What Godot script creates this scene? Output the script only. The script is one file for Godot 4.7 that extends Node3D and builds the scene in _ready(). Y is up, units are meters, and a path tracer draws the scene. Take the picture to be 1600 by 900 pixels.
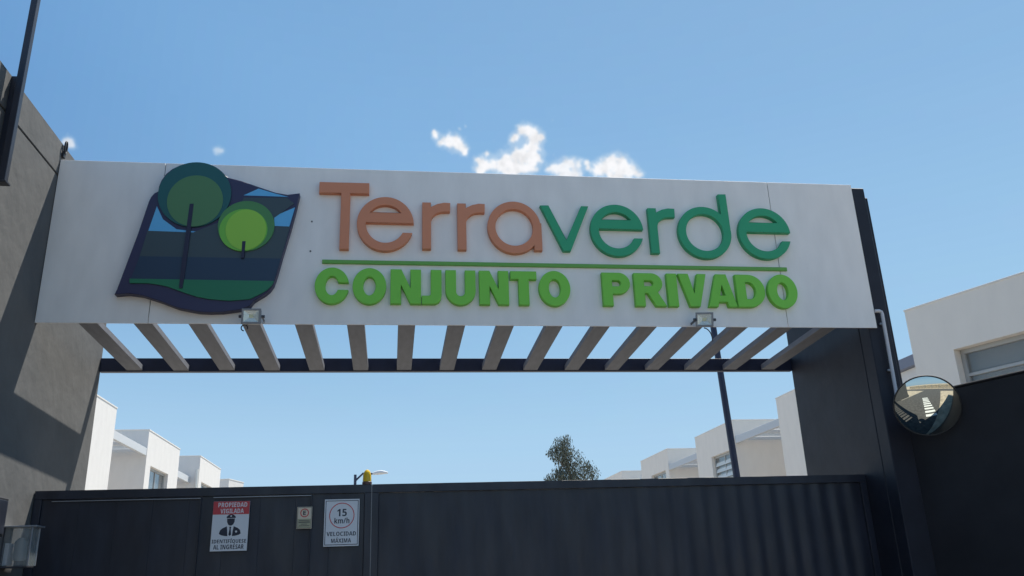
extends Node3D
# A gated housing estate entrance: sign board, pergola, navy sliding gate, white town houses behind.

var M := {}
var box_cache := {}
var used := {}

# ---------------------------------------------------------------- helpers
func numbered(called: String, parent: Node) -> String:
	var key := str(parent.get_instance_id()) + "/" + called
	if not used.has(key):
		used[key] = 0
		return called
	used[key] += 1
	return "%s_%03d" % [called, used[key]]

func thing(called: String, label: String, category: String, at := Vector3.ZERO, group := "", turn := 0.0) -> Node3D:
	var o := Node3D.new()
	o.name = numbered(called, self)
	add_child(o)
	o.position = at
	o.rotation.y = turn
	o.set_meta("label", label)
	o.set_meta("category", category)
	if group:
		o.set_meta("group", group)
	return o

func part(called: String, mesh: Mesh, m: Material, parent: Node3D, at := Vector3.ZERO) -> MeshInstance3D:
	var o := MeshInstance3D.new()
	o.name = numbered(called, parent)
	o.mesh = mesh
	o.material_override = m
	o.position = at
	parent.add_child(o)
	return o

func structure(called: String, mesh: Mesh, m: Material, at := Vector3.ZERO) -> MeshInstance3D:
	var o := part(called, mesh, m, self, at)
	o.set_meta("kind", "structure")
	return o

func tri(st: SurfaceTool, a: Vector3, b: Vector3, c: Vector3, out: Vector3) -> void:
	# front faces run clockwise
	var n := (b - a).cross(c - a)
	if n.length_squared() < 1e-14:
		return
	if n.dot(out) > 0.0:
		var t := b; b = c; c = t
	n = (c - a).cross(b - a).normalized()
	st.set_normal(n); st.add_vertex(a)
	st.set_normal(n); st.add_vertex(b)
	st.set_normal(n); st.add_vertex(c)

func quad(st: SurfaceTool, a: Vector3, b: Vector3, c: Vector3, d: Vector3, out: Vector3) -> void:
	tri(st, a, b, c, out)
	tri(st, a, c, d, out)

func tool() -> SurfaceTool:
	var st := SurfaceTool.new()
	st.begin(Mesh.PRIMITIVE_TRIANGLES)
	return st

func chamfer_into(st: SurfaceTool, c: Vector3, s: Vector3, b: float) -> void:
	var h := s * 0.5
	b = min(b, 0.45 * min(s.x, min(s.y, s.z)))
	var ax := [Vector3.RIGHT, Vector3.UP, Vector3.BACK]
	for i in 3:
		var u: Vector3 = ax[(i + 1) % 3]
		var v: Vector3 = ax[(i + 2) % 3]
		var hu := h[(i + 1) % 3] - b
		var hv := h[(i + 2) % 3] - b
		for sg in [-1.0, 1.0]:
			var n: Vector3 = ax[i] * sg
			var o := c + n * h[i]
			quad(st, o - u * hu - v * hv, o + u * hu - v * hv, o + u * hu + v * hv, o - u * hu + v * hv, n)
	if b <= 0.0:
		return
	for i in 3:                       # edges along axis i
		var j := (i + 1) % 3
		var k := (i + 2) % 3
		for sj in [-1.0, 1.0]:
			for sk in [-1.0, 1.0]:
				var e: Vector3 = ax[i] * (h[i] - b)
				var p: Vector3 = c + ax[j] * sj * h[j] + ax[k] * sk * (h[k] - b)
				var q: Vector3 = c + ax[j] * sj * (h[j] - b) + ax[k] * sk * h[k]
				quad(st, p - e, p + e, q + e, q - e, ax[j] * sj + ax[k] * sk)
	for sx in [-1.0, 1.0]:
		for sy in [-1.0, 1.0]:
			for sz in [-1.0, 1.0]:
				var g := Vector3(sx, sy, sz)
				tri(st, c + Vector3(sx * h.x, sy * (h.y - b), sz * (h.z - b)), c + Vector3(sx * (h.x - b), sy * h.y, sz * (h.z - b)), c + Vector3(sx * (h.x - b), sy * (h.y - b), sz * h.z), g)

func box_mesh(s: Vector3, b := 0.004) -> ArrayMesh:
	var key := "%.4f %.4f %.4f %.4f" % [s.x, s.y, s.z, b]
	if not box_cache.has(key):
		var st := tool()
		chamfer_into(st, Vector3.ZERO, s, b)
		box_cache[key] = st.commit()
	return box_cache[key]

# a box between two corners given in the parent's own frame shifted by the parent's world position (parents that are not turned)
func wbox(called: String, lo: Vector3, hi: Vector3, m: Material, parent: Node3D, b := 0.004) -> MeshInstance3D:
	return part(called, box_mesh((hi - lo).abs(), b), m, parent, (lo + hi) * 0.5 - origin_of(parent))

func lbox(called: String, lo: Vector3, hi: Vector3, m: Material, parent: Node3D, b := 0.004) -> MeshInstance3D:
	return part(called, box_mesh((hi - lo).abs(), b), m, parent, (lo + hi) * 0.5)

func origin_of(n: Node3D) -> Vector3:
	var p := Vector3.ZERO
	var o: Node = n
	while o != self and o is Node3D:
		p += (o as Node3D).position
		o = o.get_parent()
	return p

func pv(a: Array) -> PackedVector2Array:
	var r := PackedVector2Array()
	for i in range(0, a.size(), 2):
		r.append(Vector2(a[i], a[i + 1]))
	return r

func rect(x0: float, y0: float, x1: float, y1: float) -> PackedVector2Array:
	return PackedVector2Array([Vector2(x0, y0), Vector2(x1, y0), Vector2(x1, y1), Vector2(x0, y1)])

func oval(cx: float, cy: float, rx: float, ry: float, n := 56) -> PackedVector2Array:
	var r := PackedVector2Array()
	for i in n:
		var a := TAU * (i + 0.37) / n
		r.append(Vector2(cx + rx * cos(a), cy + ry * sin(a)))
	return r

func sub(a: PackedVector2Array, b: PackedVector2Array) -> PackedVector2Array:
	var r := Geometry2D.clip_polygons(a, b)
	var best := a
	var most := -1.0
	for p in r:
		var s := absf(area(p))
		if s > most:
			most = s; best = p
	return best

func area(p: PackedVector2Array) -> float:
	var s := 0.0
	for i in p.size():
		s += p[i].cross(p[(i + 1) % p.size()])
	return s * 0.5

func unite(a: PackedVector2Array, b: PackedVector2Array) -> PackedVector2Array:
	var r := Geometry2D.merge_polygons(a, b)
	var best := a
	var most := -1.0
	for p in r:
		var s := absf(area(p))
		if s > most:
			most = s; best = p
	return best

func meet(a: PackedVector2Array, b: PackedVector2Array) -> PackedVector2Array:
	var r := Geometry2D.intersect_polygons(a, b)
	var best := PackedVector2Array()
	var most := -1.0
	for p in r:
		var s := absf(area(p))
		if s > most:
			most = s; best = p
	return best

# an outline with holes, from z = z0 to z = z1; the front edge may be eased by a small chamfer
func slab_into(st: SurfaceTool, outer: PackedVector2Array, holes: Array, z0: float, z1: float, ease := 0.0) -> void:
	var face_outer := outer
	var face_holes := holes.duplicate()
	if ease > 0.0:
		var r := Geometry2D.offset_polygon(outer, -ease if area(outer) > 0.0 else -ease)
		if r.size() == 1 and r[0].size() >= 3:
			face_outer = r[0]
		for i in holes.size():
			var q := Geometry2D.offset_polygon(holes[i], ease)
			if q.size() >= 1:
				face_holes[i] = q[0]
	var pieces: Array = [face_outer]
	for h in face_holes:
		var lo := Vector2(INF, INF)
		var hi := Vector2(-INF, -INF)
		for p in h:
			lo = lo.min(p); hi = hi.max(p)
		var mid := (lo.y + hi.y) * 0.5
		var next: Array = []
		for q in pieces:
			for half in [rect(-1000, mid, 1000, 1000), rect(-1000, -1000, 1000, mid)]:
				for s in Geometry2D.intersect_polygons(q, half):
					for c in Geometry2D.clip_polygons(s, h):
						next.append(c)
		pieces = next
	for q in pieces:
		var t := Geometry2D.triangulate_polygon(q)
		for i in range(0, t.size(), 3):
			var a: Vector2 = q[t[i]]
			var b: Vector2 = q[t[i + 1]]
			var c: Vector2 = q[t[i + 2]]
			tri(st, Vector3(a.x, a.y, z1), Vector3(b.x, b.y, z1), Vector3(c.x, c.y, z1), Vector3.BACK)
			tri(st, Vector3(a.x, a.y, z0), Vector3(b.x, b.y, z0), Vector3(c.x, c.y, z0), Vector3.FORWARD)
	var zs := z1 - ease
	var loops: Array = [[outer, 1.0, face_outer]]
	for i in holes.size():
		loops.append([holes[i], -1.0, face_holes[i]])
	for l in loops:
		var p: PackedVector2Array = l[0]
		var sg: float = l[1] * signf(area(p))
		for i in p.size():
			var a := p[i]
			var b := p[(i + 1) % p.size()]
			var d := (b - a)
			var n := Vector3(d.y, -d.x, 0) * sg
			quad(st, Vector3(a.x, a.y, z0), Vector3(b.x, b.y, z0), Vector3(b.x, b.y, zs), Vector3(a.x, a.y, zs), n)
		if ease > 0.0:
			var f: PackedVector2Array = l[2]
			if f != p:
				for i in p.size():
					var a := p[i]
					var b := p[(i + 1) % p.size()]
					var fa := near(f, a)
					var fb := near(f, b)
					var n := Vector3((b - a).y * sg, -(b - a).x * sg, (b - a).length())
					quad(st, Vector3(a.x, a.y, zs), Vector3(b.x, b.y, zs), Vector3(fb.x, fb.y, z1), Vector3(fa.x, fa.y, z1), n)

func near(f: PackedVector2Array, a: Vector2) -> Vector2:
	var best := f[0]
	for q in f:
		if q.distance_squared_to(a) < best.distance_squared_to(a):
			best = q
	return best

func slab(outer: PackedVector2Array, holes: Array, z0: float, z1: float, ease := 0.0) -> ArrayMesh:
	var st := tool()
	slab_into(st, outer, holes, z0, z1, ease)
	return st.commit()

# a round tube through points, radius per point
func tube(pts: Array, radii: Array, sides := 10, cap := true) -> ArrayMesh:
	var st := tool()
	tube_into(st, pts, radii, sides, cap)
	return st.commit()

func tube_into(st: SurfaceTool, pts: Array, radii: Array, sides := 10, cap := true) -> void:
	var rings: Array = []
	var u := Vector3.ZERO
	for i in pts.size():
		var d: Vector3 = (pts[min(i + 1, pts.size() - 1)] - pts[max(i - 1, 0)]).normalized()
		if i == 0:
			u = d.cross(Vector3(0.31, 0.17, 0.93)).normalized()
		else:
			u = (u - d * u.dot(d)).normalized()
		var v := d.cross(u)
		var r: Array = []
		var rad: float = radii[min(i, radii.size() - 1)]
		for k in sides:
			var a := TAU * k / sides
			r.append(pts[i] + (u * cos(a) + v * sin(a)) * rad)
		rings.append(r)
	for i in rings.size() - 1:
		for k in sides:
			var k2 := (k + 1) % sides
			var mid: Vector3 = (rings[i][k] + rings[i][k2]) * 0.5 - pts[i]
			smooth_quad(st, [rings[i][k], rings[i][k2], rings[i + 1][k2], rings[i + 1][k]], [pts[i], pts[i], pts[i + 1], pts[i + 1]], mid)
	if cap:
		for e in [0, rings.size() - 1]:
			var out: Vector3 = pts[e] - pts[1 if e == 0 else e - 1]
			for k in sides:
				tri(st, pts[e], rings[e][k], rings[e][(k + 1) % sides], out)

func smooth_quad(st: SurfaceTool, p: Array, c: Array, out: Vector3) -> void:
	var order := [0, 1, 2, 0, 2, 3]
	if (p[1] - p[0]).cross(p[2] - p[0]).dot(out) > 0.0:
		order = [0, 2, 1, 0, 3, 2]
	for i in order:
		st.set_normal((p[i] - c[i]).normalized())
		st.add_vertex(p[i])

# a turned shape: profile of (radius, height), about the y axis
func lathe(profile: Array, sides := 24) -> ArrayMesh:
	var st := tool()
	for i in profile.size() - 1:
		var a: Vector2 = profile[i]
		var b: Vector2 = profile[i + 1]
		var d := b - a
		var n2 := Vector2(d.y, -d.x).normalized()
		for k in sides:
			var t0 := TAU * k / sides
			var t1 := TAU * (k + 1) / sides
			var q := [Vector3(a.x * cos(t0), a.y, a.x * sin(t0)), Vector3(a.x * cos(t1), a.y, a.x * sin(t1)), Vector3(b.x * cos(t1), b.y, b.x * sin(t1)), Vector3(b.x * cos(t0), b.y, b.x * sin(t0))]
			var n := [Vector3(n2.x * cos(t0), n2.y, n2.x * sin(t0)), Vector3(n2.x * cos(t1), n2.y, n2.x * sin(t1))]
			var ns := [n[0], n[1], n[1], n[0]]
			var order := [0, 1, 2, 0, 2, 3]
			if (q[1] - q[0]).cross(q[2] - q[0]).dot(n[0]) > 0.0 or (q[2] - q[0]).cross(q[3] - q[0]).dot(n[0]) > 0.0:
				order = [0, 2, 1, 0, 3, 2]
			for o in order:
				st.set_normal(ns[o])
				st.add_vertex(q[o])
	return st.commit()

func lettering(called: String, words: String, w: float, h: float, at: Vector3, m: Material, parent: Node3D, bold := true) -> MeshInstance3D:
	var f := SystemFont.new()
	f.font_names = PackedStringArray(["Droid Sans"])
	f.font_weight = 700 if bold else 400
	var t := TextMesh.new()
	t.font = f
	t.text = words
	t.font_size = 48
	t.pixel_size = 0.01
	t.depth = 0.02
	t.curve_step = 1.0
	var box := t.get_aabb()
	var o := part(called, t, m, parent, at)
	var sx := w / box.size.x
	var sy := h / box.size.y
	o.scale = Vector3(sx, sy, 0.05)
	var mid := box.get_center()
	o.position = at - Vector3(mid.x * sx, mid.y * sy, 0)
	return o

# ---------------------------------------------------------------- materials
func lin(r: float, g: float, b: float) -> Color:
	return Color(r, g, b).linear_to_srgb()

func flat(r: float, g: float, b: float, rough := 0.6, metal := 0.0, spec := 0.5) -> StandardMaterial3D:
	var m := StandardMaterial3D.new()
	m.albedo_color = lin(r, g, b)
	m.roughness = rough
	m.metallic = metal
	m.metallic_specular = spec
	return m

func noise(sd: int, freq: float, octaves: int, lo: Color, hi: Color, size := 512) -> NoiseTexture2D:
	var n := FastNoiseLite.new()
	n.noise_type = FastNoiseLite.TYPE_SIMPLEX_SMOOTH
	n.seed = sd
	n.frequency = freq
	n.fractal_octaves = octaves
	n.fractal_gain = 0.55
	var t := NoiseTexture2D.new()
	t.width = size
	t.height = size
	t.seamless = true
	t.noise = n
	var g := Gradient.new()
	g.set_color(0, lo)
	g.set_color(1, hi)
	g.set_offset(0, 0.15)
	g.set_offset(1, 0.85)
	t.color_ramp = g
	return t

func bumps(sd: int, freq: float, octaves: int, strength: float) -> NoiseTexture2D:
	var n := FastNoiseLite.new()
	n.noise_type = FastNoiseLite.TYPE_SIMPLEX_SMOOTH
	n.seed = sd
	n.frequency = freq
	n.fractal_octaves = octaves
	var t := NoiseTexture2D.new()
	t.width = 512
	t.height = 512
	t.seamless = true
	t.noise = n
	t.as_normal_map = true
	t.bump_strength = strength
	return t

# a worn, slightly uneven surface: colour noise over the base colour, coarse detail over it, fine relief
func worn(c: Color, spread: float, size: float, rough: float, sd: int, relief := 0.0, relief_size := 0.4, spec := 0.5, stretch := Vector3.ONE) -> StandardMaterial3D:
	var m := StandardMaterial3D.new()
	var k := 1.0 - spread
	var h := 1.0 + spread
	m.albedo_color = Color.WHITE
	m.albedo_texture = noise(sd, 0.012, 6, Color(c.r * k, c.g * k, c.b * k).linear_to_srgb(), Color(c.r * h, c.g * h, c.b * h).linear_to_srgb())
	m.roughness = rough
	m.metallic_specular = spec
	m.uv1_triplanar = true
	m.uv1_world_triplanar = true
	m.uv1_scale = stretch / size
	if relief > 0.0:
		m.normal_enabled = true
		m.normal_texture = bumps(sd + 7, 0.03, 4, 6.0)
		m.normal_scale = relief
	return m

func make_materials() -> void:
	M.stucco = worn(Color(0.128, 0.129, 0.129), 0.07, 3.4, 0.9, 3, 0.10, 0.4, 0.3)
	M.joint = flat(0.07, 0.068, 0.066, 0.95)
	M.board = worn(Color(0.87, 0.835, 0.795), 0.04, 3.3, 0.55, 11, 0.02, 0.4, 0.4, Vector3(2.0, 0.6, 2.0))
	M.house_white = worn(Color(0.72, 0.70, 0.675), 0.022, 3.0, 0.85, 15, 0.05, 0.4, 0.3, Vector3(1.6, 0.5, 1.6))
	M.house_grey = worn(Color(0.70, 0.67, 0.63), 0.05, 4.0, 0.85, 19, 0.05, 0.4, 0.3)
	M.house_near = worn(Color(0.82, 0.765, 0.69), 0.022, 3.0, 0.85, 15, 0.05, 0.4, 0.3, Vector3(1.6, 0.5, 1.6))
	M.house_cream = worn(Color(0.83, 0.77, 0.695), 0.022, 3.0, 0.85, 15, 0.05, 0.4, 0.3, Vector3(1.6, 0.5, 1.6))
	M.porch_band = flat(0.20, 0.215, 0.27, 0.6)
	M.louvre = flat(0.74, 0.76, 0.73, 0.5)
	M.paving = worn(Color(0.31, 0.29, 0.26), 0.18, 2.8, 0.92, 71, 0.3)
	M.coping = flat(0.72, 0.70, 0.67, 0.7)
	M.canopy = flat(0.56, 0.58, 0.60, 0.55)
	M.navy = worn(Color(0.022, 0.0255, 0.039), 0.22, 2.0, 0.50, 23, 0.02, 0.4, 0.5, Vector3(1.6, 0.4, 1.6))
	M.navy.roughness_texture = noise(81, 0.01, 5, Color(0.62, 0.62, 0.62), Color(1, 1, 1))
	M.navy_dark = worn(Color(0.025, 0.025, 0.029), 0.16, 2.6, 0.6, 29, 0.06, 0.4, 0.35)
	M.navy_wall = worn(Color(0.019, 0.0205, 0.030), 0.16, 2.8, 0.55, 31, 0.05, 0.4, 0.4)
	M.bare_steel = flat(0.38, 0.40, 0.43, 0.4, 0.6)
	M.slat = worn(Color(0.172, 0.178, 0.202), 0.09, 1.1, 0.7, 37, 0.06, 0.4, 0.4, Vector3(2.0, 2.0, 0.5))
	M.beam = worn(Color(0.024, 0.034, 0.072), 0.15, 1.5, 0.5, 41)
	M.terracotta = flat(0.68, 0.255, 0.13, 0.5)
	M.teal = flat(0.033, 0.36, 0.165, 0.5)
	M.lime = flat(0.21, 0.62, 0.060, 0.5)
	M.lime_bar = flat(0.15, 0.40, 0.070, 0.5)
	M.logo_navy = flat(0.036, 0.034, 0.085, 0.45)
	M.logo_edge = flat(0.10, 0.10, 0.13, 0.5)
	M.logo_sky = flat(0.13, 0.47, 0.78, 0.45)
	M.logo_hill = flat(0.050, 0.075, 0.085, 0.45)
	M.logo_dark = flat(0.020, 0.045, 0.085, 0.45)
	M.logo_grass = flat(0.018, 0.185, 0.085, 0.45)
	M.logo_crown = flat(0.014, 0.105, 0.105, 0.45)
	M.logo_leaf = flat(0.085, 0.215, 0.085, 0.45)
	M.logo_leaf_b = flat(0.075, 0.245, 0.075, 0.45)
	M.logo_lime = flat(0.30, 0.60, 0.060, 0.45)
	M.logo_lime_b = flat(0.17, 0.50, 0.055, 0.45)
	M.logo_trunk = flat(0.020, 0.018, 0.045, 0.45)
	M.sign_white = flat(0.74, 0.75, 0.77, 0.45)
	M.sign_red = flat(0.58, 0.055, 0.065, 0.45)
	M.sign_ink = flat(0.022, 0.026, 0.045, 0.5)
	M.sign_cream = flat(0.72, 0.62, 0.47, 0.5)
	M.sign_olive = flat(0.40, 0.385, 0.25, 0.5)
	M.lamp_grey = flat(0.26, 0.26, 0.265, 0.5, 0.2)
	M.lamp_dark = flat(0.055, 0.055, 0.065, 0.5)
	M.reflector = flat(0.82, 0.80, 0.68, 0.22, 0.55)
	M.led = flat(0.78, 0.66, 0.25, 0.5)
	M.cable = flat(0.03, 0.03, 0.04, 0.5)
	M.conduit = flat(0.56, 0.56, 0.58, 0.55)
	M.yellow = flat(0.80, 0.52, 0.015, 0.3)
	M.beacon_base = flat(0.10, 0.055, 0.05, 0.5)
	M.lamp_head = flat(0.66, 0.67, 0.68, 0.4, 0.3)
	M.mirror = flat(0.64, 0.67, 0.63, 0.015, 1.0)
	M.black_rubber = flat(0.018, 0.018, 0.02, 0.55)
	M.window_frame = flat(0.42, 0.42, 0.41, 0.45, 0.4)
	M.blind = flat(0.36, 0.34, 0.315, 0.7)
	M.pane = glass(Color(0.58, 0.60, 0.60), 0.22)
	M.clear = glass(Color(0.8, 0.84, 0.84), 0.12)
	M.bulb = flat(0.30, 0.30, 0.29, 0.4)
	M.asphalt = worn(Color(0.085, 0.083, 0.080), 0.25, 3.0, 0.92, 43, 0.4)
	M.dirt = worn(Color(0.44, 0.37, 0.275), 0.25, 7.0, 0.95, 47, 0.4)
	M.concrete = worn(Color(0.38, 0.35, 0.31), 0.15, 2.8, 0.9, 53, 0.25)
	M.paint = flat(0.74, 0.74, 0.70, 0.7)
	M.bark = worn(Color(0.17, 0.145, 0.125), 0.3, 1.2, 0.9, 59, 0.5)
	var leaf := StandardMaterial3D.new()
	leaf.vertex_color_use_as_albedo = true
	leaf.roughness = 0.6
	leaf.backlight_enabled = true
	leaf.backlight = Color(0.25, 0.28, 0.22)
	leaf.cull_mode = BaseMaterial3D.CULL_DISABLED
	M.leaf = leaf

func glass(c: Color, alpha: float) -> StandardMaterial3D:
	var m := StandardMaterial3D.new()
	m.transparency = BaseMaterial3D.TRANSPARENCY_ALPHA
	m.albedo_color = Color(c.r, c.g, c.b, alpha)
	m.roughness = 0.03
	m.metallic_specular = 0.6
	return m

# ---------------------------------------------------------------- sky
func sky_colour(az: float, el: float, toward: Vector3) -> Color:
	var stops := [[-90.0, Color8(150, 165, 178)], [-2.0, Color8(176, 205, 226)], [4.0, Color8(178, 212, 238)], [9.0, Color8(173, 211, 240)], [15.0, Color8(159, 202, 236)], [22.0, Color8(143, 189, 230)], [30.0, Color8(124, 174, 222)], [38.0, Color8(112, 163, 214)], [55.0, Color8(93, 144, 200)], [90.0, Color8(78, 128, 188)]]
	var c: Color = stops[0][1]
	for i in stops.size() - 1:
		if el >= stops[i][0]:
			var t := clampf((el - stops[i][0]) / (stops[i + 1][0] - stops[i][0]), 0, 1)
			c = (stops[i][1] as Color).lerp(stops[i + 1][1], t)
	var d := Vector3(sin(deg_to_rad(az)) * cos(deg_to_rad(el)), sin(deg_to_rad(el)), -cos(deg_to_rad(az)) * cos(deg_to_rad(el)))
	var a := rad_to_deg(d.angle_to(toward))
	var pale := clampf((56.0 - a) / 45.0, 0.0, 1.0)
	c = c.lerp(Color8(205, 222, 238), pale * 0.42)
	var away := smoothstep(44.0, 66.0, a) * smoothstep(4.0, 30.0, el)
	return Color(c.r * (1.0 - away * 0.19), c.g * (1.0 - away * 0.15), c.b * (1.0 - away * 0.095))

func make_sky(toward: Vector3) -> ImageTexture:
	var w := 4096
	var h := 2048
	var im := Image.create(512, 256, false, Image.FORMAT_RGB8)
	for y in 256:
		var el := 90.0 - (y + 0.5) / 256.0 * 180.0
		for x in 512:
			im.set_pixel(x, y, sky_colour((x + 0.5) / 512.0 * 360.0, el, toward))
	im.resize(w, h, Image.INTERPOLATE_BILINEAR)
	# small fair-weather clouds: puffs of (azimuth, elevation, radius) in degrees
	var groups := [
		[1.0, 3.0, 29.59, 0.21, 3.49, 29.17, 0.33, 4.08, 29.21, 0.42, 4.63, 29.17, 0.46, 5.06, 28.83, 0.36, 5.25, 28.48, 0.22, 2.9, 29.84, 0.17],
		[0.45, 4.89, 30.06, 0.16],
		[1.0, 9.72, 29.87, 0.38, 10.26, 29.76, 0.42, 10.74, 29.44, 0.42, 10.66, 28.93, 0.46, 10.29, 28.44, 0.54, 9.63, 28.17, 0.54, 8.88, 27.94, 0.54, 8.19, 27.74, 0.5, 7.39, 27.59, 0.42, 6.71, 27.56, 0.42, 6.28, 27.96, 0.25, 6.98, 28.33, 0.17, 10.76, 27.94, 0.38, 10.33, 27.4, 0.54, 9.25, 29.42, 0.25, 8.94, 29.26, 0.21, 6.4, 27.27, 0.38, 11.23, 29.33, 0.21, 8.5, 27.2, 0.5, 9.4, 27.3, 0.5],
		[0.95, 11.54, 27.13, 0.25, 12.09, 27.23, 0.33, 12.77, 27.27, 0.42, 13.38, 27.53, 0.33, 13.95, 27.28, 0.29, 14.59, 27.4, 0.25, 12.75, 26.84, 0.46, 14.66, 27.06, 0.17, 13.6, 26.5, 0.6],
		[1.0, 15.18, 26.84, 0.42, 15.88, 27.13, 0.46, 16.58, 27.37, 0.38, 17.15, 27.27, 0.38, 17.31, 26.91, 0.46, 17.86, 26.6, 0.38, 18.39, 26.25, 0.28, 16.37, 26.66, 0.59, 17.0, 26.0, 0.7],
		[0.55, -12.95, 27.53, 0.26, -12.6, 27.55, 0.2],
		[0.8, -22.41, 26.51, 0.3, -22.1, 26.4, 0.25]]
	var n := FastNoiseLite.new()
	n.seed = 5
	n.frequency = 1.5
	n.fractal_octaves = 5
	n.fractal_gain = 0.55
	for g in groups:
		var lo := Vector2(INF, INF)
		var hi := Vector2(-INF, -INF)
		for i in range(1, g.size(), 3):
			var r: float = g[i + 2] * 2.6
			lo = lo.min(Vector2(g[i] - r * 1.2, g[i + 1] - r)); hi = hi.max(Vector2(g[i] + r * 1.2, g[i + 1] + r))
		for y in range(int((90.0 - hi.y) / 180.0 * h), int((90.0 - lo.y) / 180.0 * h) + 1):
			var el := 90.0 - (y + 0.5) / h * 180.0
			for x in range(int(floor(lo.x / 360.0 * w)), int(ceil(hi.x / 360.0 * w)) + 1):
				var az := (x + 0.5) / w * 360.0
				var f := 0.0
				var wide := 0.0
				for i in range(1, g.size(), 3):
					var d := Vector2((az - g[i]) * 0.88, el - g[i + 1]).length() / float(g[i + 2])
					f += exp(-d * d * 1.1)
					wide += exp(-d * d * 0.42)
				var rough := n.get_noise_2d(az * 0.88, el)
				f = minf(f, 1.15) + rough * 0.62 - 0.44
				wide = minf(wide, 1.4) + rough * 0.5
				var cover: float = clampf(smoothstep(-0.18, 0.62, f) + 0.30 * smoothstep(0.35, 1.25, wide) * (1.0 - smoothstep(-0.18, 0.62, f)), 0, 1) * g[0]
				if cover <= 0.0:
					continue
				var px := posmod(x, w)
				var shade := 1.0 - 0.10 * clampf(n.get_noise_2d(az * 0.6 + 40.0, el * 0.6) + 0.25, 0, 1)
				var white := Color(0.985 * shade, 0.988 * shade, 0.99 * shade * 1.01)
				im.set_pixel(px, y, im.get_pixel(px, y).lerp(white, cover))
	return ImageTexture.create_from_image(im)

# ---------------------------------------------------------------- letters of the sign (front plane at z1)
const STROKE := 0.08

func letter_e(cx: float, cy: float, rx: float, ry: float, bar0: float, bar1: float, gap0: float, st: SurfaceTool, z0: float, z1: float) -> void:
	var outer := oval(cx, cy, rx, ry)
	var inner := oval(cx, cy, rx - STROKE, ry - STROKE)
	var low := meet(inner, rect(cx - 1, cy - 1, cx + 1, bar0))
	var high := meet(inner, rect(cx - 1, bar1, cx + 1, cy + 1))
	low = unite(low, rect(cx + 0.02, gap0, cx + 1, bar0))
	slab_into(st, sub(outer, low), [high], z0, z1, 0.003)

func letter_r(x: float, w: float, y0: float, y1: float, right: float, st: SurfaceTool, z0: float, z1: float) -> void:
	var s := x + w
	var p := PackedVector2Array([Vector2(x, y0), Vector2(s, y0), Vector2(s, y0 + 0.265)])
	for i in range(1, 8):                      # underside of the arm, a quarter round
		var a := PI - i * PI / 2 / 8
		p.append(Vector2(s + 0.125 + 0.125 * cos(a), y0 + 0.265 + 0.103 * sin(a)))
	p.append_array(PackedVector2Array([Vector2(s + 0.125, y0 + 0.368), Vector2(right, y0 + 0.370), Vector2(right + 0.003, y1), Vector2(s + 0.12, y1 + 0.002), Vector2(s + 0.06, y1 - 0.012), Vector2(s + 0.015, y1 - 0.035), Vector2(s, y1 - 0.045), Vector2(s, y1), Vector2(x, y1)]))
	slab_into(st, p, [], z0, z1, 0.003)

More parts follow.
